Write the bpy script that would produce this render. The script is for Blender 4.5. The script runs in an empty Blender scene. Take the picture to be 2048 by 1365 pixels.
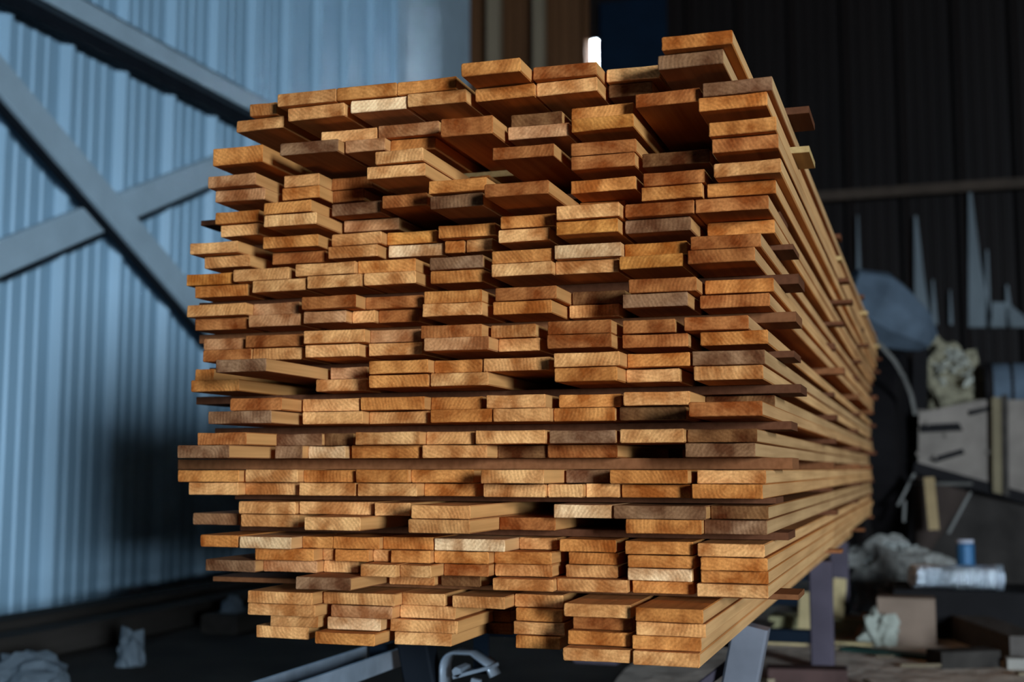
import bpy, bmesh, math, random
from mathutils import Vector, Matrix

# ------------------------------------------------------------------ camera
W, H = 2048.0, 1365.0
VPX, VPY, VPX2 = 1850.0, 940.0, -6400.0          # vanishing points of board length and stack width
CX, CY = W / 2, H / 2
ax, ay, bx_ = VPX - CX, VPY - CY, VPX2 - CX
FPX = math.sqrt(-(ax * bx_ + ay * ay))
Yc = Vector((ax, ay, FPX)).normalized()           # world axes in camera space (right, down, forward)
Xc = -Vector((bx_, ay, FPX)).normalized()
Zc = Xc.cross(Yc)
CAM_H = 0.70
RIGHT = Vector((Xc[0], Yc[0], Zc[0]))
DOWN = Vector((Xc[1], Yc[1], Zc[1]))
FWD = Vector((Xc[2], Yc[2], Zc[2]))
CAM = Vector((0, 0, CAM_H))
scene = bpy.context.scene
C = scene.collection
cd = bpy.data.cameras.new('camera')
cam = bpy.data.objects.new('camera', cd); C.objects.link(cam)
m = Matrix((RIGHT, -DOWN, -FWD)).transposed().to_4x4()
m.translation = CAM
cam.matrix_world = m
cd.sensor_width = 36.0
cd.lens = FPX / W * 36.0
cd.clip_start = 0.05; cd.clip_end = 200
cd.dof.use_dof = True
cd.dof.focus_distance = 2.12
cd.dof.aperture_fstop = 2.7
scene.camera = cam

# ------------------------------------------------------------------ light and exposure
world = bpy.data.worlds.new('overcast_sky'); scene.world = world
world.use_nodes = True
bg = world.node_tree.nodes['Background']
bg.inputs['Color'].default_value = (0.64, 0.83, 1.0, 1)
bg.inputs['Strength'].default_value = 16.0
vs = scene.view_settings
vs.view_transform = 'Standard'; vs.look = 'None'; vs.gamma = 1.0; vs.use_curve_mapping = False
vs.exposure = 3.42
scene.cycles.max_bounces = 8
scene.cycles.diffuse_bounces = 4

def portal(name, loc, rot, sx, sy):
    ld = bpy.data.lights.new(name, 'AREA'); ld.shape = 'RECTANGLE'; ld.size = sx; ld.size_y = sy
    ld.cycles.is_portal = True
    o = bpy.data.objects.new(name, ld); C.objects.link(o)
    o.location = loc; o.rotation_euler = rot
XL, XR, YB, YF, ZT = -4.05, 12.0, 10.6, -9.0, 5.6    # shed: side walls, back wall, front wall, eaves
GX0, GX1, GZ0, GZ = 7.5, 10.3, 0.5, 3.3              # open gate in the front wall, far behind the viewer
portal('gate_daylight', ((GX0 + GX1) / 2, YF, (GZ0 + GZ) / 2), (math.radians(90), 0, 0), GX1 - GX0, GZ - GZ0)

# ------------------------------------------------------------------ helpers
rnd = random.Random(7)
def ray(u, v):
    return RIGHT * ((u - CX) / FPX) + DOWN * ((v - CY) / FPX) + FWD
def on_y(u, v, Y):
    r = ray(u, v); return CAM + r * (Y / r.y)
def on_z(u, v, Z):
    r = ray(u, v); return CAM + r * ((Z - CAM_H) / r.z)
def on_x(u, v, X):
    r = ray(u, v); return CAM + r * (X / r.x)
def at(u, v, depth):
    return CAM + ray(u, v) * depth

def srgb(r, g, b):
    f = lambda c: (c / 255 / 12.92) if c / 255 <= 0.04045 else ((c / 255 + 0.055) / 1.055) ** 2.4
    return (f(r), f(g), f(b), 1)

def newmat(name):
    m = bpy.data.materials.new(name); m.use_nodes = True
    nt = m.node_tree; return m, nt, nt.nodes['Principled BSDF']
def N(nt, t, **kw):
    n = nt.nodes.new(t)
    for k, v in kw.items(): setattr(n, k, v)
    return n
def ramp(nt, stops):
    r = nt.nodes.new('ShaderNodeValToRGB'); e = r.color_ramp.elements
    e[0].position, e[0].color = stops[0]; e[1].position, e[1].color = stops[-1]
    for p, c in stops[1:-1]:
        x = e.new(p); x.color = c
    return r
def mixc(nt, mode, fac, a, b):
    n = nt.nodes.new('ShaderNodeMix'); n.data_type = 'RGBA'; n.blend_type = mode
    for sock, v in ((n.inputs['Factor'], fac), (n.inputs[6], a), (n.inputs[7], b)):
        if hasattr(v, 'links'): nt.links.new(v, sock)
        else: sock.default_value = v
    return n.outputs[2]
def simple(name, col, rough=0.7, metal=0.0, noise=0.25, scale=8.0, bump=0.1, stretch=(1, 1, 1), col2=None, spec=None):
    m, nt, b = newmat(name)
    tc = N(nt, 'ShaderNodeTexCoord'); mp = N(nt, 'ShaderNodeMapping'); mp.inputs['Scale'].default_value = stretch
    nt.links.new(tc.outputs['Object'], mp.inputs['Vector'])
    no = N(nt, 'ShaderNodeTexNoise'); no.inputs['Scale'].default_value = scale; no.inputs['Detail'].default_value = 6
    nt.links.new(mp.outputs[0], no.inputs['Vector'])
    c2 = col2 or tuple(c * (1 - noise) for c in col[:3]) + (1,)
    r = ramp(nt, [(0.3, c2), (0.7, col)]); nt.links.new(no.outputs['Fac'], r.inputs['Fac'])
    nt.links.new(r.outputs[0], b.inputs['Base Color'])
    b.inputs['Roughness'].default_value = rough; b.inputs['Metallic'].default_value = metal
    b.inputs['Specular IOR Level'].default_value = spec if spec is not None else (0.5 if rough < .5 or metal else 0.08)
    bp = N(nt, 'ShaderNodeBump'); bp.inputs['Strength'].default_value = bump; bp.inputs['Distance'].default_value = 0.02
    nt.links.new(no.outputs['Fac'], bp.inputs['Height']); nt.links.new(bp.outputs[0], b.inputs['Normal'])
    return m

def mesh_obj(name, verts, faces, mat, parent=None, smooth=False):
    me = bpy.data.meshes.new(name); me.from_pydata([tuple(v) for v in verts], [], faces); me.update()
    if smooth:
        for p in me.polygons: p.use_smooth = True
    if mat is not None:
        for mm in (mat if isinstance(mat, (list, tuple)) else [mat]): me.materials.append(mm)
    o = bpy.data.objects.new(name, me); C.objects.link(o)
    if parent: o.parent = parent
    return o
def empty(name, loc=(0, 0, 0), rz=0):
    o = bpy.data.objects.new(name, None); C.objects.link(o); o.location = loc; o.rotation_euler.z = rz
    o.empty_display_size = 0.1
    return o
def tag(o, label=None, cat=None, group=None, kind=None):
    if label: o['label'] = label
    if cat: o['category'] = cat
    if group: o['group'] = group
    if kind: o['kind'] = kind
    return o
class MB:
    def __init__(s): s.v, s.f = [], []
    def add(s, vs, fs):
        k = len(s.v); s.v += [Vector(v) for v in vs]; s.f += [tuple(i + k for i in f) for f in fs]; return s
    def box(s, lo, hi):
        x0, y0, z0 = lo; x1, y1, z1 = hi
        return s.add([(x0, y0, z0), (x1, y0, z0), (x1, y1, z0), (x0, y1, z0), (x0, y0, z1), (x1, y0, z1), (x1, y1, z1), (x0, y1, z1)],
                     [(3, 2, 1, 0), (4, 5, 6, 7), (0, 1, 5, 4), (1, 2, 6, 5), (2, 3, 7, 6), (3, 0, 4, 7)])
    def bar(s, a, b, w, h, up=(0, 0, 1), c=0.0):
        """square bar from a to b, w across, h along 'up'; c chamfers its long edges"""
        a, b = Vector(a), Vector(b); d = (b - a).normalized(); up = Vector(up)
        sx = d.cross(up).normalized(); uz = sx.cross(d).normalized()
        if c:
            prof = [(-w/2+c, -h/2), (w/2-c, -h/2), (w/2, -h/2+c), (w/2, h/2-c), (w/2-c, h/2), (-w/2+c, h/2), (-w/2, h/2-c), (-w/2, -h/2+c)]
        else:
            prof = [(-w/2, -h/2), (w/2, -h/2), (w/2, h/2), (-w/2, h/2)]
        n = len(prof)
        vs = [p + sx * x + uz * z for p in (a, b) for x, z in prof]
        fs = [(i, (i+1) % n, n + (i+1) % n, n + i) for i in range(n)] + [tuple(range(n))[::-1], tuple(range(n, 2*n))]
        return s.add(vs, fs)
    def tube(s, pts, rad, n=12, cap=True):
        pts = [Vector(p) for p in pts]; rs = rad if isinstance(rad, (list, tuple)) else [rad] * len(pts)
        k = len(s.v); prev = None
        for i, p in enumerate(pts):
            d = (pts[min(i+1, len(pts)-1)] - pts[max(i-1, 0)]).normalized()
            if prev is None:
                u = d.orthogonal().normalized()
            else:
                u = (prev - d * prev.dot(d)).normalized()
            prev = u; w = d.cross(u)
            for j in range(n):
                t = 2 * math.pi * j / n
                s.v.append(p + (u * math.cos(t) + w * math.sin(t)) * rs[i])
        for i in range(len(pts) - 1):
            for j in range(n):
                a = k + i*n + j; b = k + i*n + (j+1) % n
                s.f.append((a, b, b + n, a + n))
        if cap:
            s.f.append(tuple(range(k, k+n))[::-1]); e = k + (len(pts)-1)*n; s.f.append(tuple(range(e, e+n)))
        return s
    def build(s, name, mat, parent=None, smooth=False):
        o = mesh_obj(name, s.v, s.f, mat, parent, smooth)
        return o

# ------------------------------------------------------------------ materials: wood
def wood_end():
    m, nt, b = newmat('sawn_end_grain'); L = nt.links.new
    oi = N(nt, 'ShaderNodeObjectInfo'); tc = N(nt, 'ShaderNodeTexCoord')
    # growth rings: distance from a pith that lies somewhere below or above the board
    comb = N(nt, 'ShaderNodeCombineXYZ')
    ma = N(nt, 'ShaderNodeMath', operation='MULTIPLY_ADD'); ma.inputs[1].default_value = 0.24; ma.inputs[2].default_value = -0.12
    L(oi.outputs['Random'], ma.inputs[0]); L(ma.outputs[0], comb.inputs[0])
    r2 = N(nt, 'ShaderNodeMath', operation='MULTIPLY'); r2.inputs[1].default_value = 17.31; L(oi.outputs['Random'], r2.inputs[0])
    fr = N(nt, 'ShaderNodeMath', operation='FRACT'); L(r2.outputs[0], fr.inputs[0])
    mz = N(nt, 'ShaderNodeMath', operation='MULTIPLY_ADD'); mz.inputs[1].default_value = 0.26; mz.inputs[2].default_value = -0.13
    L(fr.outputs[0], mz.inputs[0]); L(mz.outputs[0], comb.inputs[2])
    add = N(nt, 'ShaderNodeVectorMath', operation='ADD'); L(tc.outputs['Object'], add.inputs[0]); L(comb.outputs[0], add.inputs[1])
    flat = N(nt, 'ShaderNodeVectorMath', operation='MULTIPLY'); flat.inputs[1].default_value = (1, 0.02, 1); L(add.outputs[0], flat.inputs[0])
    n1 = N(nt, 'ShaderNodeTexNoise'); n1.inputs['Scale'].default_value = 14; n1.inputs['Detail'].default_value = 3; L(flat.outputs[0], n1.inputs['Vector'])
    ln = N(nt, 'ShaderNodeVectorMath', operation='LENGTH'); L(flat.outputs[0], ln.inputs[0])
    wv = N(nt, 'ShaderNodeMath', operation='MULTIPLY_ADD'); wv.inputs[1].default_value = 0.022; L(n1.outputs['Fac'], wv.inputs[0]); L(ln.outputs['Value'], wv.inputs[2])
    sc = N(nt, 'ShaderNodeMath', operation='MULTIPLY'); sc.inputs[1].default_value = 900.0; L(wv.outputs[0], sc.inputs[0])
    sn = N(nt, 'ShaderNodeMath', operation='SINE'); L(sc.outputs[0], sn.inputs[0])
    # blotches: sap, knots and weathering of the cut
    offs = N(nt, 'ShaderNodeVectorMath', operation='MULTIPLY_ADD'); offs.inputs[1].default_value = (1, 1, 1)
    L(tc.outputs['Object'], offs.inputs[0]); L(oi.outputs['Location'], offs.inputs[2])
    n2 = N(nt, 'ShaderNodeTexNoise'); n2.inputs['Scale'].default_value = 22; n2.inputs['Detail'].default_value = 5; L(offs.outputs[0], n2.inputs['Vector'])
    n3 = N(nt, 'ShaderNodeTexNoise'); n3.inputs['Scale'].default_value = 260; n3.inputs['Detail'].default_value = 4; L(offs.outputs[0], n3.inputs['Vector'])
    base = oi.outputs['Color']
    dark = mixc(nt, 'MULTIPLY', 1.0, base, (0.66, 0.50, 0.38, 1))
    pale = mixc(nt, 'MULTIPLY', 1.0, base, (1.30, 1.36, 1.42, 1))
    pale = mixc(nt, 'MIX', 0.14, pale, (0.80, 0.42, 0.15, 1))
    rb = ramp(nt, [(0.36, (0, 0, 0, 1)), (0.62, (1, 1, 1, 1))]); L(n2.outputs['Fac'], rb.inputs['Fac'])
    c1 = mixc(nt, 'MIX', rb.outputs[0], dark, pale)
    # saw-blade streaks across the end and one broad half-tone change per board
    mp2 = N(nt, 'ShaderNodeMapping'); mp2.inputs['Scale'].default_value = (75, 1, 9); L(offs.outputs[0], mp2.inputs['Vector'])
    n4 = N(nt, 'ShaderNodeTexNoise'); n4.inputs['Scale'].default_value = 1.0; n4.inputs['Detail'].default_value = 3; L(mp2.outputs[0], n4.inputs['Vector'])
    r4 = ramp(nt, [(0.34, (0.70, 0.62, 0.55, 1)), (0.58, (1.08, 1.08, 1.08, 1))]); L(n4.outputs['Fac'], r4.inputs['Fac'])
    c1 = mixc(nt, 'MULTIPLY', 0.45, c1, r4.outputs[0])
    n5 = N(nt, 'ShaderNodeTexNoise'); n5.inputs['Scale'].default_value = 9; n5.inputs['Detail'].default_value = 1; L(offs.outputs[0], n5.inputs['Vector'])
    r5 = ramp(nt, [(0.44, (0.74, 0.62, 0.50, 1)), (0.54, (1.10, 1.12, 1.14, 1))]); L(n5.outputs['Fac'], r5.inputs['Fac'])
    c1 = mixc(nt, 'MULTIPLY', 0.55, c1, r5.outputs[0])
    rr = ramp(nt, [(0.0, (0.70, 0.62, 0.55, 1)), (0.65, (1.06, 1.05, 1.04, 1))])
    rm = N(nt, 'ShaderNodeMapRange'); rm.inputs[1].default_value = -1; rm.inputs[2].default_value = 1; L(sn.outputs[0], rm.inputs[0])
    L(rm.outputs[0], rr.inputs['Fac'])
    c2 = mixc(nt, 'MULTIPLY', 0.26, c1, rr.outputs[0])
    rf = ramp(nt, [(0.35, (0.72, 0.68, 0.64, 1)), (0.65, (1.12, 1.12, 1.12, 1))]); L(n3.outputs['Fac'], rf.inputs['Fac'])
    c3 = mixc(nt, 'MULTIPLY', 0.6, c2, rf.outputs[0])
    L(c3, b.inputs['Base Color']); b.inputs['Roughness'].default_value = 0.85
    b.inputs['Specular IOR Level'].default_value = 0.04
    hs = N(nt, 'ShaderNodeMath', operation='MULTIPLY_ADD'); hs.inputs[1].default_value = 0.25; L(sn.outputs[0], hs.inputs[0]); L(n3.outputs['Fac'], hs.inputs[2])
    bp = N(nt, 'ShaderNodeBump'); bp.inputs['Strength'].default_value = 0.55; bp.inputs['Distance'].default_value = 0.0012
    L(hs.outputs[0], bp.inputs['Height']); L(bp.outputs[0], b.inputs['Normal'])
    return m
def wood_side(name='sawn_face', tint=(0.64, 0.355, 0.15, 1), own=0.25):
    m, nt, b = newmat(name); L = nt.links.new
    oi = N(nt, 'ShaderNodeObjectInfo'); tc = N(nt, 'ShaderNodeTexCoord')
    offs = N(nt, 'ShaderNodeVectorMath', operation='ADD'); L(tc.outputs['Object'], offs.inputs[0]); L(oi.outputs['Location'], offs.inputs[1])
    mp = N(nt, 'ShaderNodeMapping'); mp.inputs['Scale'].default_value = (60, 1.6, 60); L(offs.outputs[0], mp.inputs['Vector'])
    n1 = N(nt, 'ShaderNodeTexNoise'); n1.inputs['Scale'].default_value = 1.4; n1.inputs['Detail'].default_value = 6; L(mp.outputs[0], n1.inputs['Vector'])
    n2 = N(nt, 'ShaderNodeTexNoise'); n2.inputs['Scale'].default_value = 3.2; n2.inputs['Detail'].default_value = 3; L(offs.outputs[0], n2.inputs['Vector'])
    tn = mixc(nt, 'MIX', oi.outputs['Object Index'], (0.70, 0.325, 0.105, 1), tint) if name == 'sawn_face' else tint
    lift = mixc(nt, 'MIX', 1.0 - own, oi.outputs['Color'], tn)
    r = ramp(nt, [(0.30, (0.72, 0.66, 0.60, 1)), (0.62, (1.08, 1.08, 1.08, 1))]); L(n1.outputs['Fac'], r.inputs['Fac'])
    c = mixc(nt, 'MULTIPLY', 0.75, lift, r.outputs[0])
    r2 = ramp(nt, [(0.35, (0.80, 0.76, 0.72, 1)), (0.65, (1.1, 1.1, 1.08, 1))]); L(n2.outputs['Fac'], r2.inputs['Fac'])
    c = mixc(nt, 'MULTIPLY', 0.6, c, r2.outputs[0])
    L(c, b.inputs['Base Color']); b.inputs['Roughness'].default_value = 0.8; b.inputs['Specular IOR Level'].default_value = 0.08
    bp = N(nt, 'ShaderNodeBump'); bp.inputs['Strength'].default_value = 0.25; bp.inputs['Distance'].default_value = 0.001
    L(n1.outputs['Fac'], bp.inputs['Height']); L(bp.outputs[0], b.inputs['Normal'])
    return m
M_END, M_SIDE = wood_end(), wood_side()
M_FACE_SHADE = wood_side('wide_face_shade_red', (0.52, 0.19, 0.05, 1), 0.5)  # redder than the edges: the shaded undersides' tone is put into this colour
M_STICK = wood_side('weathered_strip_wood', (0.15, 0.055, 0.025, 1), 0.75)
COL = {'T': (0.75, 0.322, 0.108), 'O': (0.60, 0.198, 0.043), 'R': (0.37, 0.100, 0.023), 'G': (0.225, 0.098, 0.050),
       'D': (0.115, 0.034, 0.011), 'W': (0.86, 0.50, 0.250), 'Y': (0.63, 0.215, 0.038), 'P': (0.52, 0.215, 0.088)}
WORDS = {'T': 'tan', 'O': 'orange', 'R': 'reddish brown', 'G': 'grey-brown', 'D': 'dark brown', 'W': 'pale cream', 'Y': 'golden', 'P': 'pinkish tan'}

# ------------------------------------------------------------------ setting
M_WALL = simple('blue_painted_sheet', (0.305, 0.46, 0.58, 1), 0.48, 0.0, 0.18, 2.5, 0.03, (1, 1, 0.25))
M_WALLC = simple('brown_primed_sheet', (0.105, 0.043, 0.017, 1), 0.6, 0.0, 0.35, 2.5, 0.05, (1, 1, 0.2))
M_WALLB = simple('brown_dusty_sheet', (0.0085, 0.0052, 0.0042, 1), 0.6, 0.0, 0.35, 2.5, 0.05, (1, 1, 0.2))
M_STEELB = simple('blue_grey_steel', (0.40, 0.49, 0.55, 1), 0.45, 0.0, 0.15, 5, 0.03)
M_ROOF = simple('dark_roof_sheet', (0.020, 0.014, 0.012, 1), 0.9, 0.0, 0.3, 2, 0.05)
M_FLOOR = simple('dusty_concrete_floor', (0.048, 0.038, 0.031, 1), 0.95, 0.0, 0.45, 3.0, 0.4)
M_BASE = simple('dirty_concrete', (0.10, 0.105, 0.11, 1), 0.9, 0.0, 0.4, 5.0, 0.3)

PITCH = 0.445
def profile(w, flip=1):
    """trapezoid sheet: one tall rib and two low ribs per pitch; (along, out)"""
    pts = []; n = round(w / PITCH)
    for k in range(n):
        o = k * PITCH
        pts += [(o, 0), (o + 0.012, 0), (o + 0.044, 0.050), (o + 0.064, 0.050), (o + 0.096, 0),
                (o + 0.160, 0), (o + 0.170, 0.010), (o + 0.192, 0.010), (o + 0.202, 0),
                (o + 0.255, 0), (o + 0.265, 0.010), (o + 0.287, 0.010), (o + 0.297, 0),
                (o + 0.350, 0), (o + 0.360, 0.010), (o + 0.382, 0.010), (o + 0.392, 0)]
    pts.append((n * PITCH, 0))
    return pts
def sheet_mesh(name, w, z0, z1, mat):
    pts = profile(w); vs, fs = [], []; n = len(pts); t = 0.004
    for z in (z0, z1):
        vs += [(a, o, z) for a, o in pts]
    for z in (z0, z1):
        vs += [(a, o - t, z) for a, o in pts]
    for i in range(n - 1):
        fs.append((i, i + 1, n + i + 1, n + i)); fs.append((2*n + i + 1, 2*n + i, 3*n + i, 3*n + i + 1))
        fs.append((n + i, n + i + 1, 3*n + i + 1, 3*n + i)); fs.append((i + 1, i, 2*n + i, 2*n + i + 1))
    me = bpy.data.meshes.new(name); me.from_pydata(vs, [], fs); me.update(); me.materials.append(mat)
    return me

PLINTH = on_x(0, 1275, XL).z
# long wall beside the stack
wl = empty('wall_left', (XL, 0, 0)); tag(wl, 'blue-grey ribbed steel shed wall with crossed braces', 'wall', kind='structure')
SW = 2 * PITCH
sm = sheet_mesh('wall_sheet', SW, PLINTH, ZT, M_WALL)
y_ref = on_x(255, 500, XL).y - 0.053 - 34 * PITCH
k = 0; y = y_ref
while y + SW < YF + 0.0: y += SW
while y < 9.1:
    o = bpy.data.objects.new('sheet', sm); C.objects.link(o); o.parent = wl
    o.location = (0, y + SW, 0); o.rotation_euler.z = -math.pi / 2; y += SW - 0.0005
YSH = y
MB().box((-0.12, YF, 0), (0.10, YB, PLINTH)).build('plinth', M_BASE, wl)
MB().box((0.10, YF, 0), (0.34, YB, PLINTH * 0.62)).build('plinth_step', M_BASE, wl)
# horizontal girt, channel section
zg = on_x(256, 103, XL + 0.12).z
g = MB(); g.box((0.052, YF, zg), (0.060, YB, zg + 0.13)); g.box((0.052, YF, zg), (0.16, YB, zg + 0.010)); g.box((0.052, YF, zg + 0.12), (0.16, YB, zg + 0.13))
g.box((0.152, YF, zg), (0.16, YB, zg + 0.13)).build('girt', M_STEELB, wl)
M_DKST_SHADE = simple('dark_steel_and_shade', (0.010, 0.012, 0.016, 1), 0.7)  # near-black for the shade strips and the trestles' darker legs
MB().box((0.052, YF, zg - 0.075), (0.115, YB, zg - .001)).build('girt_shade_strip', M_DKST_SHADE, wl)  # dark strip added to imitate the shade below the girt
# crossed braces
def brace(name, p, q, w, dx):
    a = on_x(p[0], p[1], XL + dx); b = on_x(q[0], q[1], XL + dx); d = (b - a)
    a = a - d * 0.6; b = b + d * 0.05
    off = Vector((XL, 0, 0))
    dn = d.normalized(); sd = dn.cross(Vector((1, 0, 0))); sd = sd if sd.z < 0 else -sd
    e = sd * (w / 2 + .012) - Vector((.02, 0, 0))
    MB().bar(a - off + e, b - off + e, .024, 0.04, up=(1, 0, 0)).build('brace_shade_strip', M_DKST_SHADE, wl)  # dark strip standing in for the brace's cast shadow
    return MB().bar(a - off, b - off, w, 0.06, up=(1, 0, 0), c=0.006).build(name, M_STEELB, wl)
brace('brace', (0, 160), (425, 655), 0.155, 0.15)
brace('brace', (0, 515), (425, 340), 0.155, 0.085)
# flat steel post closing the wall at its far end
MB().box((0.0, on_x(792, 100, XL).y, PLINTH), (0.10, YB - 0.02, ZT)).build('corner_panel', M_STEELB, wl)
MB().box((-0.06, YSH - 0.3, PLINTH), (-0.05, YB, ZT)).build('backing_sheet', M_ROOF, wl)

# back wall, with a daylight slit between two sheets
wb = empty('wall_back', (0, YB, 0)); tag(wb, 'dark brown ribbed steel end wall of the shed', 'wall', kind='structure')
sx0 = on_y(1183, 90, YB).x; sx1 = on_y(1195, 90, YB).x; szt = on_y(1188, 80, YB).z
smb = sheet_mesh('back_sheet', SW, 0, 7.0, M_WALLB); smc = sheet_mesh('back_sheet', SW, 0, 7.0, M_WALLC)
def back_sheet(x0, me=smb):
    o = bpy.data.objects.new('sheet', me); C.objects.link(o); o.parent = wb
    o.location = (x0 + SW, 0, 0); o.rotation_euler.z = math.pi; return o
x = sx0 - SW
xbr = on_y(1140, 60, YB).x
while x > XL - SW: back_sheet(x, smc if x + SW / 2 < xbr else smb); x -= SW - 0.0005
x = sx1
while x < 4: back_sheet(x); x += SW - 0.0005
MB().box((x, -.03, 0), (XR, 0.01, 7.4)).build('plain_stretch', M_WALLB, wb)
MB().box((sx0 - 0.02, -0.01, szt), (sx1 + 0.02, 0.02, 6.4)).build('slit_cover', M_WALLB, wb)
MB().box((sx0 - 0.02, -0.01, 0), (sx1 + 0.02, 0.02, szt - 0.75)).build('slit_cover', M_WALLB, wb)
M_RIB = simple('tan_rib_stand_in', (0.21, 0.15, 0.095, 1), 0.85, 0, .3, 3, .1, (1, 1, .2))  # tan uprights added in place of the sheet's pale ribs
for u0, u1 in ((976, 1001), (1068, 1089)):
    a_, b_ = on_y(u0, 60, YB - .12).x, on_y(u1, 60, YB - .12).x
    MB().box((a_, -.16, 0), (b_, -.06, 6.6)).build('rib_stand_in', M_RIB, wb)
a_, b_ = on_y(1200, 60, YB - .07), on_y(1335, 150, YB - .07)
MB().box((a_.x, -.075, b_.z - .6), (b_.x, -.06, a_.z + .25)).build('blue_glow_panel', simple('dark_blue_glow', (0.002, 0.008, 0.018, 1), .6), wb)  # added panel, its dark blue imitates a dim glow beside the slit
M_STREAK = simple('pale_wedge', (0.13, 0.14, 0.145, 1), .8, 0, .4, 4, .1, (1, 1, .3))  # pale wedges set on the sheet, widening downward
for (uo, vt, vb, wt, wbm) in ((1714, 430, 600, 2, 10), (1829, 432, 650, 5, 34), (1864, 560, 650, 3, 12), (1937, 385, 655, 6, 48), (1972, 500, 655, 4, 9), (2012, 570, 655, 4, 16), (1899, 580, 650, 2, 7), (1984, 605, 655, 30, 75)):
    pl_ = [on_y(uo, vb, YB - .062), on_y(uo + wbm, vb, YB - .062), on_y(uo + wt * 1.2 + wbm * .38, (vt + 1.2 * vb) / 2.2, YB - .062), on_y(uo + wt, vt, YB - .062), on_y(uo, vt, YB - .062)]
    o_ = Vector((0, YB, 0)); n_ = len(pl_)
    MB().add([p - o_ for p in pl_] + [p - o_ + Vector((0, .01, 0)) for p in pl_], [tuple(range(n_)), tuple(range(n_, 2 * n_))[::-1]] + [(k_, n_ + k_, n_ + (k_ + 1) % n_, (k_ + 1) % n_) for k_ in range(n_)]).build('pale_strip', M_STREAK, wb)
zgb = on_y(1880, 378, YB - 0.1).z
MB().box((sx1 + 1.2, -0.14, zgb - 0.04), (4.0, -0.04, zgb + 0.04)).build('girt', simple('rusty_girt', (0.05, 0.032, 0.022, 1), 0.7, 0, 0.4, 6), wb)

# walls outside the picture: the other long side, and the front with its open gate behind the viewer
wr = MB().box((XR, YF, 0), (XR + 0.1, YB, ZT)).build('wall_right', M_WALLB)
tag(wr, 'dark side wall of the shed', 'wall', kind='structure')
wf = MB().box((XL, YF - .1, 0), (GX0, YF, ZT)).box((GX1, YF - .1, 0), (XR, YF, ZT)).box((GX0, YF - .1, GZ), (GX1, YF, ZT)).box((GX0, YF - .1, 0), (GX1, YF, GZ0)).build('wall_front', M_WALLB)
tag(wf, 'front shed wall around an open gate', 'wall', kind='structure')
fl = MB().box((XL - 0.2, YF - 8, -0.1), (XR + 4, YB + 8, 0)).build('floor', M_FLOOR)
tag(fl, 'dusty concrete shed floor strewn with sawdust', 'floor', kind='structure')
ce = empty('ceiling', (0, 0, ZT)); tag(ce, 'dark pitched shed roof over the timber', 'ceiling', kind='structure')
xm = (XL + XR) / 2
MB().add([(XL - 0.3, YF, -0.02), (xm, YF, 1.7), (xm, YB + 0.3, 1.7), (XL - 0.3, YB + 0.3, -0.02), (XL - 0.3, YF, 0.06), (xm, YF, 1.78), (xm, YB + 0.3, 1.78), (XL - 0.3, YB + 0.3, 0.06)],
         [(0, 3, 2, 1), (4, 5, 6, 7), (0, 1, 5, 4), (2, 3, 7, 6), (0, 4, 7, 3)]).build('roof_slope', M_ROOF, ce)
MB().add([(xm, YF, 1.7), (XR + 0.3, YF, -0.02), (XR + 0.3, YB + 0.3, -0.02), (xm, YB + 0.3, 1.7), (xm, YF, 1.78), (XR + 0.3, YF, 0.06), (XR + 0.3, YB + 0.3, 0.06), (xm, YB + 0.3, 1.78)],
         [(0, 3, 2, 1), (4, 5, 6, 7), (0, 1, 5, 4), (1, 2, 6, 5), (2, 3, 7, 6)]).build('roof_slope', M_ROOF, ce)
for yy in (YF - .05, YB + .1):
    MB().add([(XL - .3, yy, -.05), (XR + .3, yy, -.05), (xm, yy, 1.75), (XL - .3, yy + .05, -.05), (XR + .3, yy + .05, -.05), (xm, yy + .05, 1.75)], [(0, 1, 2), (5, 4, 3), (0, 3, 4, 1), (1, 4, 5, 2), (2, 5, 3, 0)]).build('gable', M_ROOF, ce)
MR = simple('dark_truss_steel', (0.05, 0.035, 0.028, 1), 0.7)
for yy in (2.5, 6.5):
    t = MB(); t.bar((XL, yy, -0.1), (xm, yy, 1.6), 0.1, 0.14); t.bar((XR, yy, -0.1), (xm, yy, 1.6), 0.1, 0.14); t.bar((XL, yy, -0.12), (XR, yy, -0.12), 0.1, 0.12)
    t.build('roof_truss', MR, ce)

# ------------------------------------------------------------------ the timber stack
P0 = at(1530, 996, 2.05)
Y0 = P0.y                                   # plane of the stack's front
LEN = 4.1
T2, TB2, TB1 = 0.0245, 0.0230, 0.0235
BOT = {15: .645, 14: .583, 13: .522, 12: .462, 11: .403, 10: .344, 9: .277, 8: .210, 7: .149, 6: .0845, 5: .021, 4: -.048, 3: -.108, 2: -.2133, 1: -.3168}
def zof(b, j):      # bottom of layer j (0 = lowest) of bundle b, above the floor
    return CAM_H + BOT[b] + j * (TB1 if b == 1 else TB2 if b == 2 else T2)
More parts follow.
